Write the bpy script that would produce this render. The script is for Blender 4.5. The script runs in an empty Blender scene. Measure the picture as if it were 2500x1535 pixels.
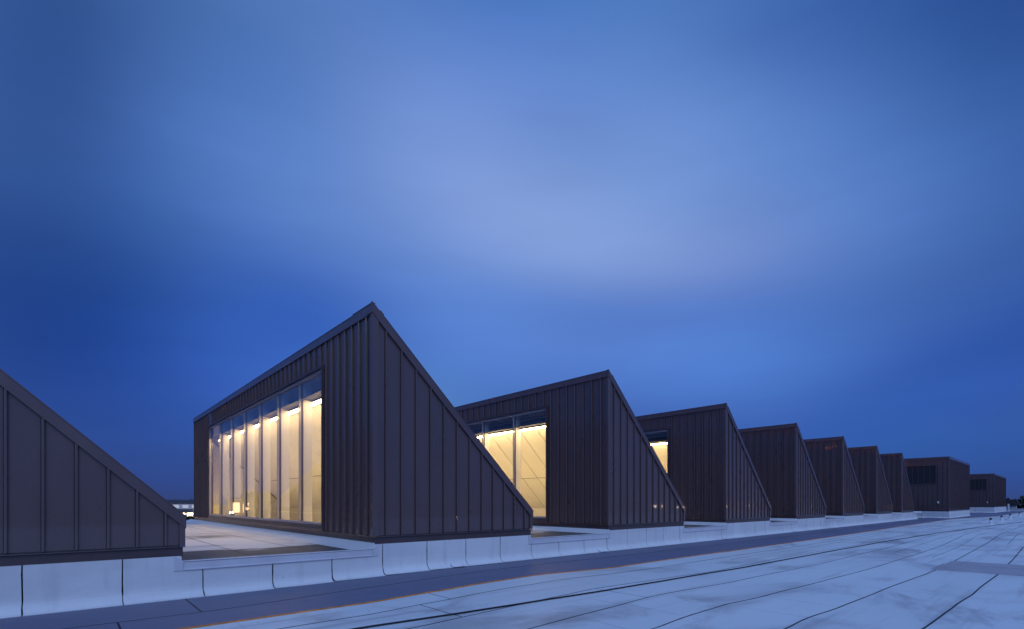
import bpy, bmesh, math, random
from mathutils import Vector, noise
import mathutils

R = random.Random(7)
C = bpy.context.scene.collection
SC = bpy.context.scene

# ------------------------------------------------------------------ camera
# X runs along the row of sawteeth, Y runs along each glazed front, Z is up, metres.
YAW = 0.843235                      # angle of the optical axis from X towards Y
CAMZ = 1.62
cam_d = bpy.data.cameras.new('camera')
cam = bpy.data.objects.new('camera', cam_d); C.objects.link(cam)
cam.location = (0, 0, CAMZ)
cam.rotation_euler = (math.pi/2, 0, -math.atan2(math.cos(YAW), math.sin(YAW)))
cam_d.sensor_width = 36.0
cam_d.lens = 36.0*1229.07/2500.0
cam_d.shift_y = (1224.96-767.5)/2500.0
cam_d.clip_end = 6000; cam_d.clip_start = 0.05
SC.camera = cam

# ------------------------------------------------------------------ world: dusk sky
def build_sky():
    w = bpy.data.worlds.new('World'); SC.world = w; w.use_nodes = True
    nt = w.node_tree; nt.nodes.clear(); N = nt.nodes.new; L = nt.links.new
    def val(x, sock):
        if isinstance(x, (int, float)): sock.default_value = x
        else: L(x, sock)
    def m(op, a, b=0.0, c=None, clamp=False):
        n = N('ShaderNodeMath'); n.operation = op; n.use_clamp = clamp
        val(a, n.inputs[0]); val(b, n.inputs[1])
        if c is not None: val(c, n.inputs[2])
        return n.outputs[0]
    def ramp(f, stops, interp='EASE'):
        n = N('ShaderNodeValToRGB'); e = n.color_ramp.elements; n.color_ramp.interpolation = interp
        while len(e) < len(stops): e.new(0.5)
        for el, (p, col) in zip(e, stops): el.position = p; el.color = (*col, 1)
        L(f, n.inputs[0]); return n.outputs[0]
    def mix(f, a, b, mode='MIX'):
        n = N('ShaderNodeMix'); n.data_type = 'RGBA'; n.blend_type = mode
        val(f, n.inputs[0])
        for x, s in ((a, n.inputs[6]), (b, n.inputs[7])):
            if isinstance(x, tuple): s.default_value = (*x, 1)
            else: L(x, s)
        return n.outputs[2]
    tc = N('ShaderNodeTexCoord')
    # broad wisps bend the cloud bands so that none has a clean outline
    mp = N('ShaderNodeMapping'); mp.inputs['Scale'].default_value = (1.0, 1.0, 2.2); L(tc.outputs['Generated'], mp.inputs[0])
    nz = N('ShaderNodeTexNoise'); nz.inputs['Scale'].default_value = 1.7; nz.inputs['Detail'].default_value = 5; nz.inputs['Roughness'].default_value = 0.45
    L(mp.outputs[0], nz.inputs['Vector'])
    sn = N('ShaderNodeSeparateColor'); L(nz.outputs['Color'], sn.inputs[0])
    mp2 = N('ShaderNodeMapping'); mp2.inputs['Scale'].default_value = (1.0, 1.0, 6.0); mp2.inputs['Rotation'].default_value = (0.25, -0.2, 0)
    L(tc.outputs['Generated'], mp2.inputs[0])
    nz2 = N('ShaderNodeTexNoise'); nz2.inputs['Scale'].default_value = 4.5; nz2.inputs['Detail'].default_value = 7; nz2.inputs['Roughness'].default_value = 0.5
    L(mp2.outputs[0], nz2.inputs['Vector'])
    sep = N('ShaderNodeSeparateXYZ'); L(tc.outputs['Generated'], sep.inputs[0])
    x, y, z = sep.outputs
    c, s = math.cos(YAW), math.sin(YAW)
    fwd = m('ADD', m('MULTIPLY', x, c), m('MULTIPLY', y, s))
    lat = m('SUBTRACT', m('MULTIPLY', x, s), m('MULTIPLY', y, c))
    az = m('MULTIPLY', m('ARCTAN2', lat, fwd), 180/math.pi)
    el = m('MULTIPLY', m('ARCSINE', z), 180/math.pi)
    az = m('ADD', az, m('MULTIPLY', m('SUBTRACT', sn.outputs[0], 0.5), 2.5))
    el2 = m('ADD', el, m('MULTIPLY', m('SUBTRACT', sn.outputs[1], 0.5), 1.6))
    # clear twilight air by elevation
    col = ramp(m('DIVIDE', m('MAXIMUM', el, 0.0), 90.0),
               [(e/90.0, c_) for e, c_ in SKY_BASE], 'LINEAR')
    for a0, e0, sa, se, rot, colr in SKY_LOBES:
        ct, st = math.cos(math.radians(rot)), math.sin(math.radians(rot))
        da = m('SUBTRACT', az, a0); de = m('SUBTRACT', el2, e0)
        u = m('MULTIPLY_ADD', da, ct/sa, m('MULTIPLY', de, st/sa))
        v = m('MULTIPLY_ADD', de, ct/se, m('MULTIPLY', da, -st/se))
        g = m('EXPONENT', m('MULTIPLY', m('MULTIPLY_ADD', u, u, m('MULTIPLY', v, v)), -1.0))
        vm = N('ShaderNodeVectorMath'); vm.operation = 'MULTIPLY_ADD'
        L(g, vm.inputs[0]); vm.inputs[1].default_value = colr; L(col, vm.inputs[2]); col = vm.outputs[0]
    vm = N('ShaderNodeVectorMath'); vm.operation = 'MAXIMUM'; L(col, vm.inputs[0]); vm.inputs[1].default_value = (0.004, 0.01, 0.04); col = vm.outputs[0]
    f = m('MULTIPLY', m('SUBTRACT', nz2.outputs[0], 0.5), 0.12)
    f = m('ADD', m('ADD', f, m('MULTIPLY', m('SUBTRACT', sn.outputs[2], 0.5), 0.02)), 1.0)
    vs = N('ShaderNodeVectorMath'); vs.operation = 'SCALE'; L(col, vs.inputs[0]); L(f, vs.inputs[3])
    hs = N('ShaderNodeHueSaturation'); hs.inputs['Saturation'].default_value = 0.99; L(vs.outputs[0], hs.inputs['Color'])
    bg = N('ShaderNodeBackground'); L(hs.outputs[0], bg.inputs[0]); bg.inputs[1].default_value = SKY_STRENGTH
    out = N('ShaderNodeOutputWorld'); L(bg.outputs[0], out.inputs[0])
    w.cycles.sampling_method = 'MANUAL'; w.cycles.sample_map_resolution = 512
SKY_STRENGTH = 1.0
SKY_BASE = [(0, (0.033, 0.056, 0.200)), (2, (0.030, 0.066, 0.270)), (6, (0.032, 0.085, 0.340)), (14, (0.040, 0.105, 0.380)), (25, (0.050, 0.130, 0.400)),
            (40, (0.075, 0.165, 0.440)), (62, (0.170, 0.310, 0.740)), (90, (0.210, 0.370, 0.860))]
SKY_LOBES = [   # azimuth, elevation, two widths, tilt (degrees) and colour of each soft patch of thin cloud or clear air
    (-10, 33, 17, 9, -14, (0.0755, 0.0982, 0.1659)),
    (2, 29, 15, 7, -16, (0.0900, 0.1008, 0.1148)),
    (14, 26, 13, 6, -10, (0.0734, 0.1018, 0.1600)),
    (24, 24, 12, 5, 2, (0.0378, 0.0199, 0.0067)),
    (36, 25, 12, 8, 6, (0.0282, 0.0713, 0.1660)),
    (8, 16, 18, 6, 0, (0.0227, 0.0486, 0.1156)),
    (24, 14, 14, 6, 0, (0.0231, 0.0743, 0.1961)),
    (-5, 20, 12, 7, -14, (0.0253, 0.0630, 0.1620)),
    (-34, 30, 13, 8, -10, (0.0134, 0.0355, 0.1033)),
    (-22, 27, 11, 6, -20, (0.0222, 0.0363, 0.0590)),
    (0, 44, 20, 9, 0, (-0.0617, -0.0582, -0.0640)),
    (-40, 17, 14, 10, 0, (-0.0311, -0.0636, -0.1580)),
    (-28, 14, 11, 8, 0, (0.0067, 0.0334, 0.1576)),
    (46, 36, 12, 14, 0, (-0.0416, -0.0759, -0.1491)),
    (44, 13, 12, 3.4, 12, (-0.0135, -0.0179, -0.0115)),
    (42, 9, 12, 2.2, 10, (-0.0025, 0.0046, 0.0430)),
    (34, 18, 12, 5, 8, (-0.0064, -0.0213, -0.0598)),
    (-42, 42, 14, 10, 0, (-0.0312, -0.0461, -0.0955)),
    (26, 42, 16, 10, 0, (-0.0513, -0.0731, -0.0711)),
    (-34, 3, 9, 5, 0, (0.0001, 0.0016, -0.0124)),
    (38, 4, 14, 4, 0, (-0.0032, 0.0197, 0.0520)),
    (-24, 36, 9, 6, -15, (-0.0181, -0.0095, 0.0029)),
    (12, 21, 16, 3.0, -6, (-0.0400, -0.0416, -0.0301)),
    (18, 35, 12, 7, -8, (0.0873, 0.1303, 0.2052)),
    (30, 33, 10, 7, 0, (0.0158, 0.0343, 0.0648)),
    (0, 40, 14, 5, 0, (0.0615, 0.0764, 0.1560)),
    (20, 44, 16, 5, 0, (0.0213, 0.0389, 0.0365)),
    (-42, 33, 8, 8, 0, (-0.0284, -0.0632, -0.1470)),
    (-20, 20, 9, 6, -10, (-0.0223, -0.0318, -0.0131)),
    (-12, 9, 10, 6, 0, (0.0393, 0.1057, 0.1516)),
]
build_sky()

# the afterglow behind the camera: a very soft, weak sun just above the horizon
sun_d = bpy.data.lights.new('sun', 'SUN'); sun = bpy.data.objects.new('sun', sun_d); C.objects.link(sun)
sun_d.energy = 1.0; sun_d.angle = math.radians(40); sun_d.color = (0.52, 0.68, 1.0)
_d = Vector((0.30, 0.76, -0.58)).normalized()
sun.rotation_euler = _d.to_track_quat('-Z', 'Y').to_euler()
sun.location = (0, -20, 30)

SC.view_settings.view_transform = 'Standard'; SC.view_settings.look = 'None'
SC.view_settings.exposure = 0.0; SC.view_settings.gamma = 1.0; SC.view_settings.use_curve_mapping = False
SC.render.engine = 'CYCLES'
SC.cycles.use_denoising = True
SC.cycles.max_bounces = 7; SC.cycles.diffuse_bounces = 3; SC.cycles.glossy_bounces = 4; SC.cycles.transparent_max_bounces = 12
SC.cycles.sample_clamp_indirect = 4.0
SC.cycles.caustics_reflective = False; SC.cycles.caustics_refractive = False

# ------------------------------------------------------------------ site dimensions
X0, PITCH, LEN, WID, DY = 5.0, 8.2269, 4.776, 20.12, 10.1287
ZB = 0.71                          # top of the curb, foot of the dark base flashing
PLAT = 0.61                        # the flat roof between the teeth
SL = 4.5357/4.776                  # fall of the sawtooth roof
ZPK = 5.20                         # ridge above ZB
N_TEETH = 8

# ------------------------------------------------------------------ materials
def mat_base(name):
    m = bpy.data.materials.new(name); m.use_nodes = True
    nt = m.node_tree; b = nt.nodes['Principled BSDF']
    return m, nt, b
class NT:
    """small node helper"""
    def __init__(s, nt): s.nt = nt; s.N = nt.nodes.new; s.L = nt.links.new
    def pos(s, scale=(1, 1, 1), rot=(0, 0, 0)):
        g = s.N('ShaderNodeNewGeometry'); mp = s.N('ShaderNodeMapping')
        mp.inputs['Scale'].default_value = scale; mp.inputs['Rotation'].default_value = rot
        s.L(g.outputs['Position'], mp.inputs[0]); return mp.outputs[0]
    def noise(s, vec, scale, detail=4, rough=0.5, dist=0.0):
        n = s.N('ShaderNodeTexNoise'); n.inputs['Scale'].default_value = scale; n.inputs['Detail'].default_value = detail
        n.inputs['Roughness'].default_value = rough; n.inputs['Distortion'].default_value = dist
        s.L(vec, n.inputs['Vector']); return n.outputs[0]
    def rng(s, v, a, b, c=0.0, d=1.0):
        n = s.N('ShaderNodeMapRange'); n.interpolation_type = 'SMOOTHSTEP'
        s.L(v, n.inputs[0]); n.inputs[1].default_value = a; n.inputs[2].default_value = b; n.inputs[3].default_value = c; n.inputs[4].default_value = d
        return n.outputs[0]
    def math(s, op, a, b=0.0):
        n = s.N('ShaderNodeMath'); n.operation = op
        for v, k in ((a, 0), (b, 1)):
            if isinstance(v, (int, float)): n.inputs[k].default_value = v
            else: s.L(v, n.inputs[k])
        return n.outputs[0]
    def mix(s, f, a, b, mode='MIX'):
        n = s.N('ShaderNodeMix'); n.data_type = 'RGBA'; n.blend_type = mode
        if isinstance(f, (int, float)): n.inputs[0].default_value = f
        else: s.L(f, n.inputs[0])
        for v, k in ((a, 6), (b, 7)):
            if isinstance(v, tuple): n.inputs[k].default_value = (*v, 1)
            else: s.L(v, n.inputs[k])
        return n.outputs[2]
    def bump(s, h, strength, dist, b):
        n = s.N('ShaderNodeBump'); n.inputs['Strength'].default_value = strength; n.inputs['Distance'].default_value = dist
        s.L(h, n.inputs['Height']); s.L(n.outputs[0], b.inputs['Normal'])
    def rand(s):
        return s.N('ShaderNodeObjectInfo').outputs['Random']

def m_plain(name, col, rough=0.5, metal=0.0, spec=0.5, var=0.0, nscale=3.0):
    m, nt, b = mat_base(name); h = NT(nt)
    b.inputs['Base Color'].default_value = (*col, 1); b.inputs['Roughness'].default_value = rough
    b.inputs['Metallic'].default_value = metal; b.inputs['Specular IOR Level'].default_value = spec
    if var:
        n = h.noise(h.pos(), nscale, 5, 0.6)
        dark = tuple(c*(1-var) for c in col); lite = tuple(min(1, c*(1+var)) for c in col)
        h.L(h.mix(h.rng(n, 0.3, 0.7), dark, lite), b.inputs['Base Color'])
    return m

def m_cladding():
    m, nt, b = mat_base('bronze_sheet_metal'); h = NT(nt)
    n = h.noise(h.pos((1, 1, 0.25)), 1.3, 5, 0.6)
    col = h.mix(h.rng(n, 0.3, 0.7), (0.116, 0.074, 0.075), (0.134, 0.085, 0.086))
    col = h.mix(h.math('MULTIPLY', h.rand(), 0.30), col, (0.100, 0.065, 0.067))
    h.L(col, b.inputs['Base Color'])
    sm = h.noise(h.pos((1, 1, 0.4)), 2.5, 3, 0.5)
    h.L(h.rng(sm, 0.3, 0.75, 0.27, 0.36), b.inputs['Roughness'])
    b.inputs['Specular IOR Level'].default_value = 0.6
    b.inputs['Coat Weight'].default_value = 0.45; b.inputs['Coat Roughness'].default_value = 0.035
    w = h.noise(h.pos((1, 1, 0.30)), 1.2, 1, 0.3)
    h.bump(w, 0.12, 0.03, b)                       # oil-canning of the thin sheet
    return m

def m_membrane(name, col, dirt, stain, board=True, dirt_amt=0.75, edge=False):
    m, nt, b = mat_base(name); h = NT(nt)
    P = h.pos()
    big = h.noise(P, 0.35, 5, 0.6, 0.4)
    c = h.mix(h.rng(big, 0.3, 0.75, 0.0, 0.55), col, tuple(x*0.86 for x in col))
    c = h.mix(h.math('MULTIPLY', h.rand(), 0.35), c, tuple(x*0.84 for x in col))
    fine = h.noise(P, 26, 4, 0.7)
    c = h.mix(h.rng(fine, 0.35, 0.8, 0.0, 0.25), c, tuple(x*0.8 for x in col))
    # dried puddles, drawn out along the falls
    pud = h.noise(h.pos((0.55, 1.0, 1.0)), 0.62, 6, 0.62, 0.6)
    gate = h.noise(P, 0.16, 2, 0.5)
    f = h.math('MULTIPLY', h.rng(pud, 0.48, 0.67), h.rng(gate, 0.36, 0.56))
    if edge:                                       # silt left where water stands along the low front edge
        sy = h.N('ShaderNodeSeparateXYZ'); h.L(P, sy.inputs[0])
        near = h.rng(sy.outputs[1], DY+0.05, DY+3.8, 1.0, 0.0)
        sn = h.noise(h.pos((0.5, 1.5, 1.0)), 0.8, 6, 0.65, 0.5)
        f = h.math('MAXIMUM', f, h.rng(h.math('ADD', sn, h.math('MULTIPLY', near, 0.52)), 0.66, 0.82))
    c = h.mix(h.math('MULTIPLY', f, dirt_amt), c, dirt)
    st = h.noise(h.pos((0.14, 2.4, 1.0)), 1.0, 5, 0.6)
    c = h.mix(h.math('MULTIPLY', h.rng(st, 0.52, 0.70), 0.62), c, stain)
    # scattered specks
    vo = h.N('ShaderNodeTexVoronoi'); vo.inputs['Scale'].default_value = 3.2; h.L(P, vo.inputs['Vector'])
    sp = h.rng(vo.outputs['Distance'], 0.03, 0.055, 1.0, 0.0)
    keep = h.rng(h.noise(P, 1.1, 2, 0.5), 0.56, 0.60)
    c = h.mix(h.math('MULTIPLY', h.math('MULTIPLY', sp, keep), 0.75), c, (0.06, 0.06, 0.07))
    if not board and not edge:                     # runs of dirt down upright faces
        dr = h.noise(h.pos((2.6, 2.6, 0.35)), 1.6, 5, 0.6)
        c = h.mix(h.rng(dr, 0.52, 0.72, 0.0, 0.32), c, tuple(x*0.62 for x in col))
    hgt = h.math('ADD', h.math('MULTIPLY', h.noise(P, 1.6, 3, 0.5), 1.0), h.math('MULTIPLY', fine, 0.12))
    if board:                                      # joints of the boards below show through as dashes
        sx = h.N('ShaderNodeSeparateXYZ'); h.L(P, sx.inputs[0])
        wob = h.math('MULTIPLY', h.noise(P, 0.8, 2), 0.22)
        fr = h.math('FRACT', h.math('DIVIDE', h.math('ADD', sx.outputs[0], wob), 1.22))
        line = h.rng(h.math('ABSOLUTE', h.math('SUBTRACT', fr, 0.5)), 0.0, 0.035, 1.0, 0.0)
        lk = h.rng(h.noise(h.pos((1.2, 0.6, 1)), 0.9, 2), 0.50, 0.62)
        ln = h.math('MULTIPLY', line, lk)
        c = h.mix(h.math('MULTIPLY', ln, 0.40), c, stain)
        hgt = h.math('ADD', hgt, h.math('MULTIPLY', ln, -0.35))
    h.L(c, b.inputs['Base Color'])
    h.L(h.rng(pud, 0.3, 0.8, 0.62, 0.45), b.inputs['Roughness'])
    b.inputs['Specular IOR Level'].default_value = 0.3
    h.bump(hgt, 0.35, 0.03, b)
    return m

def m_emit(name, col, strength, base=(0.5, 0.5, 0.5)):
    m, nt, b = mat_base(name)
    b.inputs['Base Color'].default_value = (*base, 1)
    b.inputs['Emission Color'].default_value = (*col, 1); b.inputs['Emission Strength'].default_value = strength
    return m

def m_glass(name):
    m = bpy.data.materials.new(name); m.use_nodes = True; nt = m.node_tree; nt.nodes.clear(); h = NT(nt)
    fr = h.N('ShaderNodeFresnel'); g = h.N('ShaderNodeNewGeometry')
    h.L(h.rng(g.outputs['Backfacing'], 0.0, 1.0, 1.48, 1/1.48), fr.inputs[0])   # same reflectance from either face of the sheet
    tr = h.N('ShaderNodeBsdfTransparent'); tr.inputs[0].default_value = (0.96, 0.965, 0.97, 1)
    gl = h.N('ShaderNodeBsdfGlossy'); gl.inputs['Roughness'].default_value = 0.0; gl.inputs['Color'].default_value = (1, 1, 1, 1)
    mx = h.N('ShaderNodeMixShader'); h.L(fr.outputs[0], mx.inputs[0]); h.L(tr.outputs[0], mx.inputs[1]); h.L(gl.outputs[0], mx.inputs[2])
    o = h.N('ShaderNodeOutputMaterial'); h.L(mx.outputs[0], o.inputs[0])
    return m

M = dict(
    clad=m_cladding(),
    frame=m_plain('anodised_aluminium', (0.40, 0.39, 0.43), 0.34, 0.2, 0.5, 0.05),
    dark=m_plain('dark_bronze_trim', (0.085, 0.058, 0.062), 0.40, 0.0, 0.5, 0.10),
    white=m_plain('white_lining', (0.78, 0.77, 0.74), 0.55, 0, 0.4, 0.03, 1.0),
    joint=m_plain('shadow_joint', (0.012, 0.010, 0.008), 0.8, 0, 0.2),
    beam=m_plain('dark_grey_beam', (0.10, 0.10, 0.105), 0.55, 0, 0.4, 0.1),
    ledge=m_plain('pale_flange', (0.62, 0.60, 0.56), 0.5, 0, 0.4, 0.04),
    lamp=m_emit('lit_tube', (1.0, 0.68, 0.30), 44.0),
    fillglow=m_emit('added_fill_glow', (1.0, 0.645, 0.20), 15.0),  # glow of the added fill boxes, not a real fitting
    glass=m_glass('window_glass'),
    membrane=m_membrane('white_roof_membrane', (0.76, 0.785, 0.785), (0.33, 0.31, 0.31), (0.42, 0.42, 0.43)),
    curb=m_membrane('white_curb_membrane', (0.84, 0.84, 0.84), (0.62, 0.61, 0.62), (0.66, 0.66, 0.68), False, 0.5),
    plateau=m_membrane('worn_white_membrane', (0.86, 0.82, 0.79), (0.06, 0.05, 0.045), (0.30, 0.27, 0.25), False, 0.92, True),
    walk=m_membrane('grey_walkway_membrane', (0.185, 0.190, 0.275), (0.145, 0.15, 0.21), (0.155, 0.16, 0.225), False, 0.6),
    patch=m_membrane('mauve_patch_membrane', (0.48, 0.44, 0.46), (0.30, 0.27, 0.28), (0.34, 0.31, 0.33), False, 0.6),
    sealant=m_plain('black_sealant', (0.022, 0.022, 0.026), 0.6, 0, 0.4),
    cable=m_plain('black_rubber', (0.016, 0.016, 0.018), 0.5, 0, 0.4),
    orange=m_plain('orange_adhesive', (0.78, 0.27, 0.045), 0.7, 0, 0.3, 0.25, 4.0),
    flash=m_plain('coated_edge_metal', (0.66, 0.65, 0.69), 0.38, 0, 0.5, 0.06, 2.0),
    louvre=m_plain('black_louvre_blade', (0.020, 0.018, 0.020), 0.45, 0, 0.5),
    fixture=m_plain('pale_fixture', (0.75, 0.75, 0.75), 0.4, 0, 0.5),
    concrete=m_plain('building_wall', (0.22, 0.19, 0.17), 0.8, 0, 0.3, 0.15, 0.6),
    ground=m_plain('dark_ground', (0.030, 0.035, 0.022), 0.95, 0, 0.1, 0.4, 0.05),
    road=m_plain('asphalt', (0.05, 0.05, 0.052), 0.85, 0, 0.2, 0.1, 0.3),
    leaf=m_plain('dark_leaves', (0.040, 0.055, 0.022), 0.8, 0, 0.2, 0.5, 0.5),
    bark=m_plain('bark', (0.07, 0.05, 0.035), 0.9, 0, 0.2),
    pole=m_plain('galvanised_pole', (0.30, 0.30, 0.31), 0.45, 0.6, 0.5),
    lampwhite=m_emit('street_lamp_white', (1.0, 0.80, 0.52), 300.0),
    lampamber=m_emit('street_lamp_amber', (1.0, 0.55, 0.20), 300.0),
    signred=m_emit('orange_red_neon', (1.0, 0.26, 0.10), 110.0),
    shopwall=m_plain('pale_shed_wall', (0.62, 0.63, 0.66), 0.7, 0, 0.3, 0.05),
    brickwall=m_plain('red_brown_wall', (0.26, 0.10, 0.06), 0.85, 0, 0.2, 0.2),
    litwin=m_emit('lit_window', (1.0, 0.62, 0.25), 2.6),
    litcool=m_emit('lit_shed_front', (0.85, 0.87, 1.0), 0.34),
    litshop=m_emit('lit_shop_front', (1.0, 0.68, 0.36), 9.0),
    roofdark=m_plain('dark_roofing', (0.06, 0.06, 0.065), 0.8, 0, 0.2, 0.1),
)

# ------------------------------------------------------------------ mesh helpers
def mesh(name, verts, faces, mat, smooth=False):
    me = bpy.data.meshes.new(name); me.from_pydata([tuple(v) for v in verts], [], faces)
    if isinstance(mat, (list, tuple)):
        for k in mat: me.materials.append(M[k])
    else: me.materials.append(M[mat])
    if smooth: me.shade_smooth()
    me.update(); return me
def link(name, me, parent=None, loc=(0, 0, 0)):
    o = bpy.data.objects.new(name, me); C.objects.link(o); o.location = loc
    if parent: o.parent = parent
    return o
class MB:
    def __init__(s): s.v = []; s.f = []; s.mi = []
    def add(s, vs, fs, mi=0):
        k = len(s.v); s.v += [tuple(p) for p in vs]; s.f += [[i+k for i in f] for f in fs]; s.mi += [mi]*len(fs)
    def box(s, x0, x1, y0, y1, z0, z1, mi=0, bottom=None):
        v = [(x0,y0,z0),(x1,y0,z0),(x1,y1,z0),(x0,y1,z0),(x0,y0,z1),(x1,y0,z1),(x1,y1,z1),(x0,y1,z1)]
        f = [(0,3,2,1),(4,5,6,7),(0,1,5,4),(1,2,6,5),(2,3,7,6),(3,0,4,7)]
        k = len(s.v); s.add(v, f, mi)
        if bottom is not None: s.mi[-6] = bottom
        return s
    def prism(s, prof, axis, a, b, mi=0):
        """profile of (p, q) points extruded along an axis: 'x' -> (y,z), 'y' -> (x,z), 'z' -> (x,y)"""
        n = len(prof)
        P = {'x': lambda p, q, t: (t, p, q), 'y': lambda p, q, t: (p, t, q), 'z': lambda p, q, t: (p, q, t)}[axis]
        v = [P(p, q, a) for p, q in prof] + [P(p, q, b) for p, q in prof]
        f = [tuple(range(n)), tuple(range(2*n-1, n-1, -1))] + [((i+1) % n, i, i+n, (i+1) % n+n) for i in range(n)]
        s.add(v, f, mi); return s
    def tube(s, p0, p1, r0, r1, n=10, mi=0):
        p0, p1 = Vector(p0), Vector(p1); d = (p1-p0).normalized()
        a = d.orthogonal().normalized(); b = d.cross(a)
        v = []
        for p, r in ((p0, r0), (p1, r1)):
            v += [p+a*r*math.cos(t*2*math.pi/n)+b*r*math.sin(t*2*math.pi/n) for t in range(n)]
        f = [((i+1) % n, i, i+n, (i+1) % n+n)[::-1] for i in range(n)] + [tuple(range(n))[::-1], tuple(range(n, 2*n))]
        s.add(v, f, mi); return s
    def me(s, name, mat, smooth=False, bevel=0.0):
        me = bpy.data.meshes.new(name); me.from_pydata(s.v, [], s.f)
        for k in (mat if isinstance(mat, (list, tuple)) else [mat]): me.materials.append(M[k])
        me.polygons.foreach_set('material_index', s.mi)
        bm = bmesh.new(); bm.from_mesh(me); bmesh.ops.recalc_face_normals(bm, faces=bm.faces)
        if bevel: bmesh.ops.bevel(bm, geom=list(bm.edges), offset=bevel, segments=1, affect='EDGES', clamp_overlap=True)
        bm.to_mesh(me); bm.free()
        if smooth: me.shade_smooth()
        return me
    def obj(s, name, mat, parent=None, loc=(0, 0, 0), smooth=False, bevel=0.0):
        return link(name, s.me(name, mat, smooth, bevel), parent, loc)
def tag(o, label=None, cat=None, group=None, kind=None):
    if label: o['label'] = label
    if cat: o['category'] = cat
    if group: o['group'] = group
    if kind: o['kind'] = kind
    return o
def empty(name, loc):
    o = bpy.data.objects.new(name, None); C.objects.link(o); o.location = loc; o.empty_display_size = 0.3
    return o
def dup(root, loc, skip=()):
    def cp(o, parent):
        n = o.copy(); C.objects.link(n); n.parent = parent
        for ch in o.children:
            if ch.name.split('.')[0] not in skip: cp(ch, n)
        return n
    r = cp(root, None); r.location = loc; return r
def interp(pts, x):
    if x <= pts[0][0]: return pts[0][1]
    for (a, b), (c, d) in zip(pts, pts[1:]):
        if x <= c:
            t = (x-a)/(c-a); t = t*t*(3-2*t)*0.5+t*0.5
            return b+(d-b)*t
    return pts[-1][1]
def sstep(a, b, x):
    t = min(1, max(0, (x-a)/(b-a))); return t*t*(3-2*t)

# ------------------------------------------------------------------ town ground and the building below
MB().box(-2500, 2500, -2500, 2500, -9.2, -9.0).obj('ground', 'ground')
tag(bpy.data.objects['ground'], 'dark open ground of the town below the roof', kind='structure')
bld = MB().box(-30, 134, -24, 31.6, -8.99, -0.30).obj('building_wall', 'concrete')
tag(bld, 'walls of the building that carries the roof', kind='structure')

# ------------------------------------------------------------------ main roof: sealant bed with membrane sheets on it
roof = MB().box(-30, 134, -24, 10.6, -0.296, 0.0).obj('roof', 'sealant')
tag(roof, 'flat white membrane roof with dark wavy seams', kind='structure')

FOOT = [(-30, 9.98), (0, 9.98), (200, 9.98)]
def foot_h(x):                     # the roof rises a little against the curb past the first teeth
    return 0.052*sstep(2.0, 7.0, x)
L_WALK = [(-30, 8.6), (0.54, 8.57), (1.51, 8.55), (4.29, 8.86), (6.16, 9.03), (7.44, 9.16), (9.62, 9.15), (12, 9.02), (18.4, 9.0), (29, 8.95), (134, 8.95)]
L_ORANGE = [(-30, 7.6), (3.67, 7.6), (4.87, 7.74), (6.42, 7.93), (7.74, 8.0), (10.2, 7.65), (11.9, 7.7), (15.7, 7.71), (17.2, 7.65), (25, 7.64), (32.6, 7.69), (43.7, 7.9), (62.8, 8.04), (74, 7.2), (80, 6.2), (134, 5.8)]
L1 = [(-30, 6.7), (3.28, 6.79), (4.23, 6.91), (6.13, 7.13), (7.86, 7.18), (9.36, 7.0), (11.24, 6.91), (16, 6.93), (19.2, 6.82), (25.4, 6.84), (29.3, 6.92), (60, 6.8), (134, 6.6)]
L3 = [(-30, 5.6), (3.28, 5.69), (4.24, 5.77), (5.97, 5.92), (7.42, 6.02), (9.47, 5.85), (11.6, 5.68), (15.1, 5.72), (18.6, 5.67), (21.3, 5.55), (28.6, 5.66), (60, 5.6), (134, 5.5)]
L4 = [(-30, 4.6), (4.43, 4.66), (5.36, 4.73), (6.5, 4.79), (7.43, 4.86), (7.87, 4.86), (10.2, 4.67), (14.9, 4.5), (21.9, 4.5), (30.7, 4.7), (38.8, 4.42), (134, 4.4)]
L5 = [(-30, 3.5), (5.6, 3.61), (6.49, 3.68), (7.8, 3.71), (9.0, 3.6), (11.5, 3.48), (14.7, 3.36), (20.5, 3.33), (23.5, 3.36), (35.2, 3.78), (40.5, 3.58), (134, 3.4)]
L6 = [(-30, 2.45), (6.87, 2.48), (7.68, 2.51), (8.9, 2.45), (11, 2.39), (15.5, 2.26), (18.3, 2.25), (26.5, 2.37), (35.9, 2.6), (50.4, 2.49), (134, 2.3)]
L7 = [(-30, 1.35), (8.19, 1.31), (10.4, 1.27), (12.1, 1.23), (15.5, 1.19), (18.4, 1.2), (26.1, 1.29), (134, 1.2)]
L8 = [(-30, 0.2), (134, 0.15)]
L9 = [(-30, -1.0), (134, -1.0)]
L10 = [(-30, -2.2), (134, -2.2)]
L11 = [(-30, -3.4), (134, -3.4)]
def xs(a, b):
    out = [a]; x = a
    while x < b-1e-6:
        st = 0.35 if x < 12 else (0.6 if x < 30 else 2.5)
        if x < -3: st = 2.0
        x = min(b, x+st)
        if b-x < st*0.4: x = b
        out.append(x)
    return out
def wob(x, k):                     # hand-laid edges are never dead straight
    return 0.010*noise.noise((x*1.7, k*7.3, 0.5)) + 0.012*noise.noise((x*0.45, k*3.1, 2.5))
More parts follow.
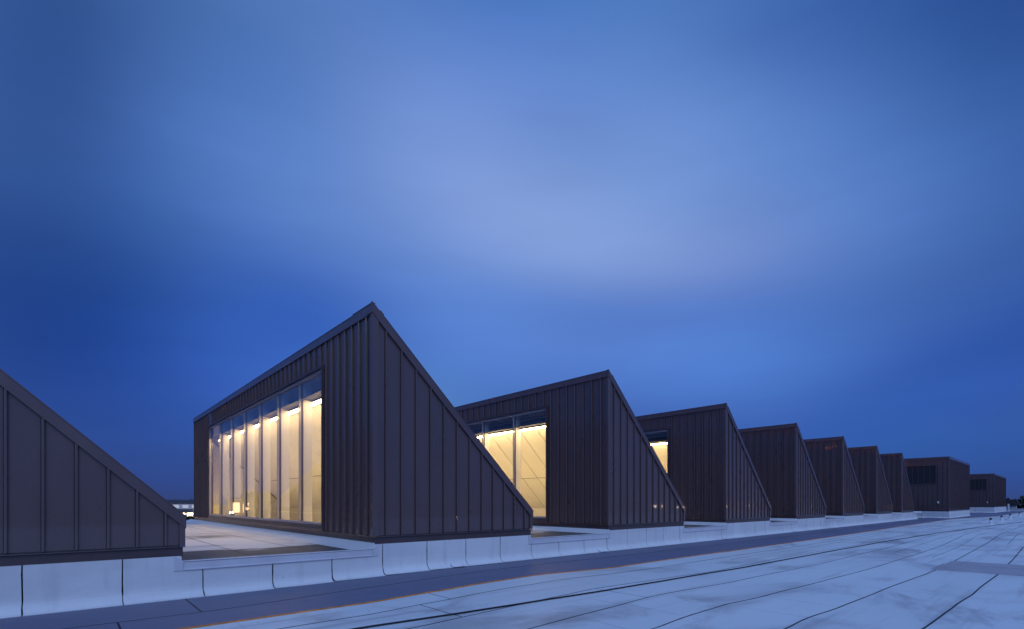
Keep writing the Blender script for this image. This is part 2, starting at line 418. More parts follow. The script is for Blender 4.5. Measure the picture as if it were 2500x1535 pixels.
def sheet(name, top, bot, a, b, mat, parent, ga=0.014, gb=0.014, ht=None, hb=None, gx=0.012, z=0.0035, kt=0, kb=0):
    v, f = [], []; X = xs(a+gx, b-gx)
    for x in X:
        yt = interp(top, x)-ga+wob(x, kt); yb = interp(bot, x)+gb+wob(x, kb)
        zt = (ht(x) if ht else 0)+z; zbm = (hb(x) if hb else 0)+z
        sk = 0.0005
        v += [(x, yt, sk if zt < 0.012 else zt-0.007), (x, yt, zt), (x, (yt+yb)/2, (zt+zbm)/2), (x, yb, zbm), (x, yb, sk if zbm < 0.012 else zbm-0.007)]
    for i in range(len(X)-1):
        for j in range(4): f.append((i*5+j, i*5+j+1, i*5+j+6, i*5+j+5))
    n = len(X)-1
    f += [(0, 4, 3, 1), (1, 3, 2), (n*5, n*5+1, n*5+3, n*5+4), (n*5+1, n*5+2, n*5+3)]
    me = mesh(name, v, f, mat)
    bm = bmesh.new(); bm.from_mesh(me); bmesh.ops.recalc_face_normals(bm, faces=bm.faces); bm.to_mesh(me); bm.free()
    return link(name, me, parent)

# white field: courses between hand-laid seams, each course cut into sheets at its cross seams
courses = [(L_ORANGE, L1, [4.85, 22.0, 47.0, 78.0]), (L1, L3, [4.2, 18.0, 36.0, 64.0]), (L3, L4, [-1.0, 7.43, 18.9, 42.0, 70.0]),
           (L4, L5, [-6.0, 21.7, 52.0]), (L5, L6, [2.0, 20.3, 44.0]), (L6, L7, [-2.0, 15.45, 26.5, 60.0]), (L7, L8, [2.5, 15.45, 33.0]),
           (L8, L9, [10.0, 40.0]), (L9, L10, [4.0, 30.0]), (L10, L11, [16.0])]
for k, (t, b_, cuts) in enumerate(courses):
    e = [-30]+cuts+[133.6]
    for a, c in zip(e, e[1:]):
        sheet('membrane_sheet', t, b_, a, c, 'membrane', roof, ga=0.050 if k == 0 else 0.014, kt=k+3, kb=k+4)
sheet('membrane_sheet', L11, [(-30, -23.6), (134, -23.6)], -30, 133.6, 'membrane', roof, kt=14, kb=15)
# grey walkway: two courses
for a, c in zip([-30, 1.52, 27.0, 60.0], [1.52, 27.0, 60.0, 133.6]):
    sheet('walkway_sheet', [(-30, 10.3), (134, 10.3)], L_WALK, a, c, 'walk', roof, ga=0, gb=0.010, ht=foot_h, hb=lambda x: foot_h(x)*0.4, kt=20, kb=1)
for a, c in zip([-30, 0.54, 23.5, 51.0], [0.54, 23.5, 51.0, 133.6]):
    sheet('walkway_sheet', L_WALK, L_ORANGE, a, c, 'walk', roof, ga=0.010, gb=0.042, ht=lambda x: foot_h(x)*0.4, kt=1, kb=2, z=0.009)
# strip of old orange adhesive left bare between walkway and white field
sheet('adhesive_strip', [(p, q+0.040) for p, q in L_ORANGE], [(p, q-0.048) for p, q in L_ORANGE], -30, 133.6, 'orange', roof, ga=0.0, gb=0.0, z=0.0085, kt=2, kb=2)
# dark sealant pressed out along the hand-laid laps
def bead(line, a, b, k, z, wd=0.010, hz=None):
    v, f = [], []; X = xs(a, b)
    for i, x in enumerate(X):
        y = interp(line, x)+wob(x, k); h_ = hz(x) if hz else 0.0
        w0 = wd*(0.75+0.7*noise.noise((x*2.3, k*5.0, 1.0)))
        v += [(x, y-w0, h_+z-0.004), (x, y-w0*0.6, h_+z), (x, y+w0*0.6, h_+z), (x, y+w0, h_+z-0.004)]
    for i in range(len(X)-1):
        for j in range(3): f.append((i*4+j, i*4+j+1, i*4+j+5, i*4+j+4))
    me = mesh('sealant_bead', v, f, 'sealant'); link('sealant_bead', me, roof)
def offset(line, d): return [(p, q+d) for p, q in line]
for k, (ln, d, a, b_) in enumerate(((L1, -0.42, 14, 60), (L4, -0.55, 20, 74), (L5, -0.5, 19, 90), (L1, 0.38, 24, 58), (L6, -0.6, 27, 95))):
    bead(offset(ln, d), a, b_, 30+k, 0.0062, 0.012)
bead(L_WALK, -8, 100, 1, 0.0125, 0.009, lambda x: foot_h(x)*0.4)
for k, ln, wd in ((4, L1, 0.009), (5, L3, 0.008), (6, L4, 0.011), (7, L5, 0.014), (8, L6, 0.014), (9, L7, 0.014), (10, L8, 0.013)):
    bead(ln, -8, 110, k, 0.0068, wd)
# mauve patch strips laid across the courses
PT = lambda x0, x1, y: [(x0, y), (x1, y)]
def patch(x0, x1, slant, y1):
    v = [(x0, y1, 0.004), (x1, y1, 0.004), (x1+slant, -6, 0.009), (x0+slant, -6, 0.009)]
    n = 14; vs, fs = [], []
    for i in range(n+1):
        t = i/n; y = y1+(-6-y1)*t; s_ = slant*t
        for xx in (x0, x1):
            jx = 0.02*noise.noise((y*2.1, xx, 3.0))
            vs += [(xx+s_+jx, y, 0.0045), (xx+s_+jx, y, 0.0095)]
    for i in range(n):
        a = i*4; b2 = a+4
        fs += [(a+1, a+3, b2+3, b2+1), (a, a+1, b2+1, b2), (a+3, a+2, b2+2, b2+3)]
    fs += [(0, 2, 3, 1), (n*4, n*4+1, n*4+3, n*4+2)]
    return link('patch_sheet', mesh('patch_sheet', vs, fs, 'patch'), roof)
patch(15.62, 17.28, 0.30, 2.36); patch(17.31, 18.30, 0.55, 2.30)

# raised flat roof between and behind the teeth
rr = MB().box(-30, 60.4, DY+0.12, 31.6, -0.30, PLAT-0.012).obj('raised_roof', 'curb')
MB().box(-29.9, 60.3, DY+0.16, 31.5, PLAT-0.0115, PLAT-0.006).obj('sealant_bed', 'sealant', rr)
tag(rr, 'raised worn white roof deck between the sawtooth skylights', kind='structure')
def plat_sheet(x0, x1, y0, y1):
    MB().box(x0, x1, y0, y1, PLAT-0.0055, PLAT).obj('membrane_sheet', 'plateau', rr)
for k in range(-1, N_TEETH):
    xa = X0+(k-1)*PITCH+LEN-0.10; xb = X0+k*PITCH+0.06
    if k == -1: xa = -30
    w_ = (xb-xa)/3
    ys = [DY-0.02, DY+6.2+0.4*(k % 2), DY+13.0, 31.58]
    for j in range(3):
        a, b_ = xa+j*w_+(0.007 if j else 0), xa+(j+1)*w_-0.007*(j < 2)
        off = 0.7*j-0.6
        yy = [ys[0], ys[1]+off, ys[2]-off, ys[3]]
        for p, q in zip(yy, yy[1:]): plat_sheet(a, b_, p+(0.007 if p != ys[0] else 0), q-0.007*(q != ys[3]))
    if k >= 0:
        n_ = 0
        for j in (1, 2):
            xx = xa+j*w_; v, f = [], []
            Y = [DY+0.1+q*0.5 for q in range(43)]
            for y in Y:
                d = 0.012*noise.noise((y*1.3, xx, 4.0)); w0 = 0.013*(0.8+0.7*noise.noise((y*2.2, xx, 9.0)))
                v += [(xx+d-w0, y, PLAT+0.0012), (xx+d, y, PLAT+0.0035), (xx+d+w0, y, PLAT+0.0012)]
            for q in range(42):
                for r_ in range(2): f.append((q*3+r_, q*3+r_+1, q*3+r_+4, q*3+r_+3))
            link('sealant_bead', mesh('sealant_bead', v, f, 'sealant'), rr)
    # white cant strip that lifts the membrane to the glazed front
    if k >= 0:
        mb = MB(); mb.prism([(xb-0.50, PLAT+0.003), (xb-0.46, PLAT+0.014), (xb-0.30, PLAT+0.035), (xb-0.09, PLAT+0.098), (xb-0.03, PLAT+0.13), (xb-0.03, PLAT+0.003)], 'y', DY-0.006, 31.2)
        mb.obj('cant_strip', 'curb', rr)

# ------------------------------------------------------------------ curb wall in front of the teeth
curb = empty('curb_wall', (X0, DY, 0.0))
tag(curb, 'long low white curb of flashing sheets with coved foot, running under the row of sawteeth', 'curb')
backing = MB()
def top_at(xa, xb):
    """curb sheets stop under the tooth base or under the lower edge metal of the gap"""
    mid = (xa+xb)/2
    for k in range(N_TEETH):
        if X0+(k-1)*PITCH-0.05 <= mid <= X0+(k-1)*PITCH+LEN-0.05: return ZB
    return PLAT-0.10
def backing_bit(xa, xb, zt, f):
    r = 0.16; d = 0.009; pr = [(0.029, zt-0.01), (d, zt-0.01), (d, zt*0.62)]
    for i in range(0, 7):
        t = i/6*math.pi/2
        pr.append((d-r*0.95*(1-math.cos(t)), f+0.006+r*(1-math.sin(t))*1.15-0.004*i/6))
    pr += [(d-r*0.95-0.012, f+0.0015), (0.029, f+0.0015)]
    backing.prism(pr, 'x', xa-X0-0.02, xb-X0+0.02)
def curb_sheet(xa, xb):
    zt = top_at(xa, xb); f = foot_h((xa+xb)/2)
    g = 0.009
    prof = [(0.030, zt), (0.0, zt-0.004)]+[(0.0, zt-0.004-(zt*0.62)*q/6) for q in range(1, 6)]
    r = 0.16
    for i in range(0, 7):
        t = i/6*math.pi/2
        prof.append((-r*0.95*(1-math.cos(t)), f+0.012+r*(1-math.sin(t))*1.15))
    prof.append((-r*0.95-0.03, f+0.012)); prof.append((-r*0.95-0.03, f+0.002)); prof.append((0.030, f+0.002))
    backing_bit(xa, xb, zt, f)
    v = []; n = len(prof)
    for side, xx in ((0, xa+g), (1, xb-g)):
        for i, (p, q) in enumerate(prof):
            jx = 0.011*noise.noise((xx*3.3, q*11.0, side*0.7)) if i < n-2 else 0
            v.append((xx+jx-X0, p, q))
    fs = [tuple(range(n)), tuple(range(2*n-1, n-1, -1))]+[((i+1) % n, i, i+n, (i+1) % n+n) for i in range(n)]
    me = mesh('flashing_sheet', v, fs, 'curb')
    bm = bmesh.new(); bm.from_mesh(me); bmesh.ops.recalc_face_normals(bm, faces=bm.faces); bm.to_mesh(me); bm.free()
    link('flashing_sheet', me, curb)
seams = [-30, -24, -18, -12, -8, -5, -2.8, -1.6, -0.447, 0.70, 1.813, 2.954, 4.091, 5.223, 6.352]
while seams[-1] < 59.2: seams.append(seams[-1]+1.135+R.uniform(-0.02, 0.02))
seams[-1] = 60.4
cuts = set()
for k in range(N_TEETH):
    cuts |= {X0+(k-1)*PITCH-0.05, X0+(k-1)*PITCH+LEN-0.05}
def curb_pair(xa, xb):
    """a sheet that passes a tooth corner is cut to the step there"""
    inside = [c for c in sorted(cuts) if xa+0.02 < c < xb-0.02]
    if not inside: curb_sheet(xa, xb); return
    c = inside[0]; g = 0.009; f = foot_h((xa+xb)/2)
    zl, zr = top_at(c-0.1, c), top_at(c, c+0.1)
    zm = PLAT-0.10
    r = 0.16; backing_bit(xa, xb, min(zl, zr), f)
    prof = [(0.0, zm*0.6)]
    for i in range(0, 7):
        t = i/6*math.pi/2
        prof.append((-r*0.95*(1-math.cos(t)), f+0.012+r*(1-math.sin(t))*1.15))
    prof += [(-r*0.95-0.03, f+0.012), (-r*0.95-0.03, f+0.002)]
    rows = [(0.0, None)]+prof
    X = [xa+g, c, c, xb-g]; ZT = [zl, zl, zr, zr]
    v = []; n = len(rows)
    for xx, zt in zip(X, ZT):
        for i, (p, q) in enumerate(rows):
            zq = zt if q is None else q
            jx = 0.010*noise.noise((xx*3.3, zq*9.0, 1.0)) if xx != c else 0
            v.append((xx+jx-X0, p, zq))
    fs = []
    for s_ in (0, 2):
        for i in range(n-1): fs.append((s_*n+i, s_*n+i+1, (s_+1)*n+i+1, (s_+1)*n+i))
    # close the step
    me = mesh('flashing_sheet', v, fs, 'curb')
    bm = bmesh.new(); bm.from_mesh(me); bmesh.ops.remove_doubles(bm, verts=bm.verts, dist=1e-5)
    bmesh.ops.recalc_face_normals(bm, faces=bm.faces); bm.to_mesh(me); bm.free()
    md = link('flashing_sheet', me, curb).modifiers.new('thickness', 'SOLIDIFY'); md.thickness = 0.006; md.offset = 0
for a, b_ in zip(seams, seams[1:]): curb_pair(a, b_)
backing.obj('backing', 'sealant', curb)
for x, w_ in ((6.98, 0.34), (12.6, 0.26), (20.9, 0.30), (29.0, 0.3)):
    f = foot_h(x); fl = MB()
    pr = []; r = 0.166
    for i in range(3, 7):
        t = i/6*math.pi/2
        pr.append((-r*0.95*(1-math.cos(t))-0.004, f+0.016+r*(1-math.sin(t))*1.15))
    pr += [(-r*0.95-0.05, f+0.017)]
    fl.prism(pr+[(p, q-0.005) for p, q in reversed(pr)], 'x', x-X0, x-X0+w_)
    fl.obj('repair_flap', 'sealant', curb)
    fl = MB(); pr2 = [(p-0.002, q+0.003) for p, q in pr]
    fl.prism(pr2+[(p, q-0.004) for p, q in reversed(pr2)], 'x', x-X0+0.012, x-X0+w_-0.012); fl.obj('repair_flap', 'curb', curb)
# edge metal along the lower deck edge of every gap, with mitred ends
for k in range(N_TEETH):
    xa = X0+(k-1)*PITCH+LEN-0.16-X0; xb = X0+k*PITCH+0.10-X0
    if k == N_TEETH-1: xb = 60.4-X0
    zl, zt = PLAT-0.135, PLAT+0.012
    mb = MB()
    mb.prism([(-0.030, zl-0.012), (-0.030, zl+0.004), (-0.016, zl+0.012), (-0.012, zt-0.008), (-0.004, zt), (0.16, zt-0.006), (0.16, zt-0.010), (0.002, zt-0.006), (0.002, zl-0.012)], 'x', xa+0.14, xb-0.12)
    mb.obj('edge_metal', 'flash', curb)
    for s_, xx in ((0, xa), (1, xb)):               # mitred end pieces that turn up beside the tooth
        d = 0.134 if s_ == 0 else -0.114
        q = [(xx, zl-0.012), (xx+d, zl-0.012), (xx+d, zt), (xx+d*0.12, zt+0.085), (xx, zt+0.085)]
        m2 = MB(); m2.prism(q, 'y', -0.022, 0.0); m2.obj('edge_corner', 'flash', curb)

# ------------------------------------------------------------------ one sawtooth skylight
def slope_z(x, off=0.0): return ZPK-off-SL*x
FAS = 0.190                         # vertical depth of the sloping fascia
def make_tooth():
    t = empty('sawtooth_skylight', (X0, DY, ZB))
    # --- structure behind the cladding
    mb = MB()
    mb.prism([(0.06, slope_z(0.06, 0.012)), (LEN-0.03, slope_z(LEN-0.03, 0.012)), (LEN-0.03, slope_z(LEN-0.03, 0.26)), (0.06, slope_z(0.06, 0.26))], 'y', 0.056, WID-0.056)
    for j in range(1, int(WID/0.39)):               # standing seams of the roof
        y = j*0.39
        mb.prism([(0.2, slope_z(0.2, 0.011)), (LEN-0.1, slope_z(LEN-0.1, 0.011)), (LEN-0.1, slope_z(LEN-0.1, -0.03)), (0.2, slope_z(0.2, -0.03))], 'y', y-0.012, y+0.012)
    mb.obj('roof', 'clad', t)
    for y0, y1 in ((0.058, 0.20), (WID-0.20, WID-0.01)):
        MB().prism([(0.06, 0.165), (LEN-0.06, 0.165), (LEN-0.06, slope_z(LEN-0.06, 0.262)), (0.06, slope_z(0.06, 0.262))], 'y', y0, y1).obj('gable_wall', 'clad', t)
    WY0, WY1, WZ0, WZ1 = 2.80, 16.52, 0.17, 4.38
    mb = MB()
    mb.box(0.062, 0.18, 0.202, WY0, 0.165, 4.93); mb.box(0.062, 0.18, WY1, WID-0.202, 0.165, 4.93)
    mb.box(0.062, 0.18, WY0, WY1, WZ1, 4.93); mb.obj('front_wall', 'clad', t)
    MB().box(LEN-0.2, LEN-0.062, 0.202, WID-0.202, 0.165, 0.40).obj('eave_wall', 'clad', t)
    # --- base flashing and drip
    def ring(mb, x0, x1, y0, y1, z0, z1, w):
        mb.box(x0, x1, y0, y0+w, z0, z1); mb.box(x0, x1, y1-w, y1, z0, z1)
        mb.box(x0, x0+w, y0+w, y1-w, z0, z1); mb.box(x1-w, x1, y0+w, y1-w, z0, z1)
    mb = MB(); ring(mb, 0.028, LEN-0.03, 0.028, WID-0.03, -0.015, 0.148, 0.12)
    mb.obj('base_flashing', 'dark', t)
    mb = MB(); ring(mb, -0.012, LEN+0.006, -0.012, WID, 0.150, 0.164, 0.10); mb.obj('drip_edge', 'clad', t)
    # --- standing-seam panels: pan plus the upstand on its one edge
    def pan_side(a, b, rib=True):
        mb = MB(); zl, fo = 0.185, FAS-0.03
        e_ = b-0.029 if rib else b-0.002
        mb.prism([(a+0.002, zl), (e_, zl), (e_, slope_z(e_, fo)), (a+0.002, slope_z(a, fo))], 'y', 0.036, 0.055)
        if rib: 
            zt = slope_z(b, fo)
            v = []
            for z_, dz in ((zl, 0), (zt, 1)):
                for p, q in ((b-0.021, 0.054), (b-0.020, -0.002), (b-0.014, -0.012), (b, -0.014), (b+0.014, -0.012), (b+0.020, -0.002), (b+0.021, 0.054)):
                    v.append((p, q, z_ if not dz else slope_z(p, fo)))
            n = 7
            mb.add(v, [(i, i+1, i+n+1, i+n) for i in range(n-1)]+[tuple(range(n))])
        o = mb.obj('wall_panel', 'clad', t)
        return o
    sx = [0.12, 0.312, 0.694, 1.072, 1.462, 1.840, 2.226, 2.610, 3.000, 3.372, 3.752, 4.118, 4.500, LEN-0.085]
    for a, b in zip(sx, sx[1:]): pan_side(a, b, rib=b < LEN-0.2)
    def pan_front(a, b, z0, z1, rib=True):
        mb = MB(); pr = [(0.058, z0), (0.036, z0)]
        if z1-z0 > 2.0: pr.append((0.036, z1-0.56))
        for q in range(1, 7):                     # thin sheet pulled out where it is fixed under the fascia
            t_ = q/6; pr.append((0.036-0.020*t_*t_, z1-0.50*(1-t_) if z1-z0 > 2.0 else z0+0.06+(z1-z0-0.06)*t_))
        mb.prism(pr+[(0.058, z1)], 'y', a+0.002, b-(0.034 if rib else 0.002))
        if rib:
            v = []
            for z_ in (z0, z1):
                for q, p in ((b-0.016, 0.037), (b-0.015, -0.012), (b-0.010, -0.021), (b, -0.024), (b+0.010, -0.021), (b+0.015, -0.012), (b+0.016, 0.037)):
                    v.append((p, q, z_))
            n = 7
            mb.add(v, [(i, i+1, i+n+1, i+n) for i in range(n-1)]+[tuple(range(n)), tuple(range(n, 2*n))])
        return mb.obj('wall_panel', 'clad', t)
    fy = [0.12, 0.326, 0.702, 1.085, 1.463, 1.846, 2.240, 2.610]
    for a, b in zip(fy, fy[1:]): pan_front(a, b, 0.185, 5.02)
    pan_front(2.61, 2.775, 0.185, 5.02, False)
    hy = [2.775, 2.99]+[2.99+0.392*j for j in range(1, 34)]+[16.545]
    hy = [y for y in hy if y < 16.40]+[16.545]
    for a, b in zip(hy, hy[1:]): pan_front(a, b, 4.462, 5.02, b < 16.5)
    ly = [16.545, 16.78]+[16.78+0.40*j for j in range(1, 9)]+[WID]
    ly = [y for y in ly if y < WID-0.1]+[WID-0.02]
    for a, b in zip(ly, ly[1:]): pan_front(a, b, 0.185, 5.02, b < WID-0.1)
    # --- corner, eave and fascia trims
    mb = MB(); mb.prism([(-0.014, 0.028), (-0.014, 0.008), (0.008, -0.014), (0.122, -0.014), (0.122, 0.034), (0.034, 0.034), (0.034, 0.122), (-0.014, 0.122)], 'z', 0.174, 4.98)
    mb.obj('corner_trim', 'clad', t)
    mb = MB()
    xe = LEN-0.085
    mb.prism([(xe, 0.174), (LEN, 0.174), (LEN, slope_z(LEN, FAS-0.02)), (xe, slope_z(xe, FAS-0.02))], 'y', -0.012, 0.056)
    mb.obj('eave_trim', 'clad', t)
    MB().prism([(-0.030, slope_z(0, FAS)+0.0), (LEN+0.012, slope_z(LEN+0.012, FAS)), (LEN+0.012, slope_z(LEN+0.012, 0.0)), (-0.030, slope_z(-0.030, 0.0))], 'y', -0.028, 0.0575).obj('gable_fascia', 'clad', t)
    MB().box(-0.030, 0.0585, 0.060, WID+0.01, ZPK-0.195, ZPK-0.012).obj('ridge_fascia', 'clad', t)
    MB().prism([(0.16, slope_z(0.16, -0.003)), (LEN+0.02, slope_z(LEN+0.02, -0.003)), (LEN+0.02, slope_z(LEN+0.02, -0.028)), (0.16, slope_z(0.16, -0.028))], 'y', -0.033, 0.22).obj('cap_flashing', 'clad', t)
    MB().box(-0.036, 0.05, 0.0, WID+0.014, ZPK-0.010, ZPK+0.012).obj('ridge_cap', 'clad', t)
    # --- window: hood, frame, mullions, panes, sill
    mb = MB()
    mb.box(-0.052, 0.060, WY0-0.022, WY1+0.022, 4.385, 4.445)       # hood over the head
    mb.box(-0.052, 0.060, WY0-0.022, WY0+0.012, 0.1645, 4.383)
    mb.box(-0.030, 0.060, WY1-0.012, WY1+0.022, 0.1645, 4.383)
    win = mb.obj('window', 'dark', t)
    mb = MB()
    y0, y1, z0, z1 = WY0+0.014, WY1-0.014, 0.335, 4.379
    mb.box(0.010, 0.120, y0, y1, z1-0.085, z1); mb.box(0.010, 0.120, y0, y1, z0-0.02, z0+0.045)
    mb.box(0.010, 0.076, y0, y0+0.045, z0+0.0455, z1-0.0855); mb.box(0.010, 0.076, y1-0.045, y1, z0+0.0455, z1-0.0855)
    mb.obj('frame', 'frame', win, bevel=0.004)
    mb = MB(); mb.box(-0.045, 0.12, y0, y1, 0.1645, 0.245); mb.box(-0.018, 0.12, y0, y1, 0.247, 0.312)
    mb.obj('sill', 'dark', win, bevel=0.004)
    my = [4.68+1.967*j for j in range(6)]
    for y in my:
        mb = MB(); mb.box(0.024, 0.074, y-0.026, y+0.026, z0+0.0455, z1-0.0855); mb.obj('mullion', 'frame', win, bevel=0.005)
    e = [y0+0.045]+my+[y1-0.045]
    for j, (a, b) in enumerate(zip(e, e[1:])):
        a2 = a+(0.030 if j else 0)+0.001; b2 = b-(0.030 if j < 6 else 0)-0.001
        o = MB().box(0.052, 0.064, a2, b2, z0+0.046, z1-0.086).obj('pane', 'glass', win)
    # --- lit inside: fins, beam with the lamp strip, sloped ceiling of white panels
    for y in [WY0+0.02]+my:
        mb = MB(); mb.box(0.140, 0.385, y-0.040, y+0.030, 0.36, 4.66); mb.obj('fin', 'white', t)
        MB().box(0.0785, 0.1385, y-0.032, y+0.028, 0.36, 4.60).obj('mullion_shade', 'dark', t)  # dark strip standing in for the shaded side of the mullion
    mb = MB()
    mb.box(0.39, 0.66, 2.55, 16.7, 3.86, 4.06)                       # beam
    mb.box(0.387, 0.398, 2.55, 16.7, 3.825, 3.858);   # lip on the glass side
    for y in [2.9+1.967*j for j in range(8)]:
        mb.box(0.386, 0.392, y+0.62, y+0.66, 3.80, 4.05)
    mb.box(0.62, 0.66, 2.55, 16.7, 4.061, 4.262)                      # panel added up to the ceiling, keeps the window top dark
    fe = [WY0+0.02]+my
    for j, y in enumerate(fe):                                        # baffle added between the fins to keep their upper parts dark
        mb.box(0.0785, 0.386, y+0.032, (fe[j+1]-0.042) if j < 6 else WY1-0.05, 3.862, 3.880)
    bm_ = mb.obj('beam', 'beam', t)
    MB().box(0.40, 0.72, 2.55, 16.7, 4.14, 4.175).obj('pipe_ledge', 'ledge', t)
    mb = MB(); k0 = len(mb.f)
    mb.prism([(0.400, 3.845), (0.400, 3.812), (0.505, 3.765), (0.530, 3.845)], 'y', 2.6, 16.68)
    mb.mi[k0+3] = 1; mb.mi[k0+4] = 1                                                   # the diffuser faces the sloping ceiling
    mb.obj('lamp_strip', ['beam', 'lamp'], bm_)
    mb = MB()
    mb.prism([(0.20, 0.06), (0.20, -0.085), (LEN-0.22, -0.085), (LEN-0.22, 0.66), (LEN-0.25, 0.66), (LEN-0.25, -0.045), (0.25, -0.045), (0.25, 0.06)], 'y', 0.21, WID-0.21)
    for y_ in (0.205, WID-0.245):
        mb.prism([(0.19, -0.04), (LEN-0.26, -0.04), (LEN-0.26, slope_z(LEN-0.26, 0.35)), (0.19, slope_z(0.19, 0.35))], 'y', y_, y_+0.04)
    mb.obj('lining', 'white', t)
    for j in range(9):                                                # unseen glowing boxes added low in the light well to brighten ceiling and fins
        mb = MB(); mb.box(0.95, 1.35, 1.2+2.1*j, 2.7+2.1*j, -0.0445, 0.02)
        mb.mi[-5] = 1; mb.obj('fill_box', ['beam', 'fillglow'], t)
    ny = 21
    cy = [2.50+0.965*j for j in range(-2, 19)]
    cy = [0.26]+[y for y in cy if 0.5 < y < WID-0.4]+[WID-0.26]
    for a, b in zip(cy, cy[1:]):
        for xa, xb in ((0.20, 3.010), (3.044, LEN-0.26)):
            n_off = 0.305
            MB().prism([(xa, slope_z(xa, n_off)), (xb, slope_z(xb, n_off)), (xb, slope_z(xb, n_off-0.02)), (xa, slope_z(xa, n_off-0.02))], 'y', a+0.016, b-0.016).obj('ceiling_panel', 'white', t)
    MB().prism([(0.20, slope_z(0.20, 0.284)), (LEN-0.24, slope_z(LEN-0.24, 0.284)), (LEN-0.24, slope_z(LEN-0.24, 0.266)), (0.20, slope_z(0.20, 0.266))], 'y', 0.21, WID-0.21).obj('ceiling_backing', 'joint', t)
    return t

tooth = make_tooth()
GR = 'sawtooth skylights in one row along the roof'
labels = {
    1: 'largest sawtooth skylight, its tall warm lit window of seven panes in full view',
    0: 'sawtooth skylight cut off by the left edge, only its low sloping end showing',
    2: 'sawtooth skylight with two and a half lit panes showing behind the largest one',
    3: 'sawtooth skylight with a single narrow sliver of lit pane showing',
    4: 'sawtooth skylight with no pane showing, just behind the one with a single lit sliver',
    5: 'fifth ridge along the row, second sawtooth after the one with a single lit sliver',
    6: 'sixth ridge along the row, third sawtooth after the one with a single lit sliver',
    7: 'farthest and smallest sawtooth skylight, next to the flat-topped box with a louvred opening',
}
INNER = ('fin', 'mullion_shade', 'ceiling_panel', 'ceiling_backing')
tag(tooth, labels[1], 'skylight', GR)
for k in (0, 2, 3, 4, 5, 6, 7):
    o = dup(tooth, (X0+(k-1)*PITCH, DY, ZB), () if 1 <= k <= 4 else INNER)
    o['label'] = labels[k]

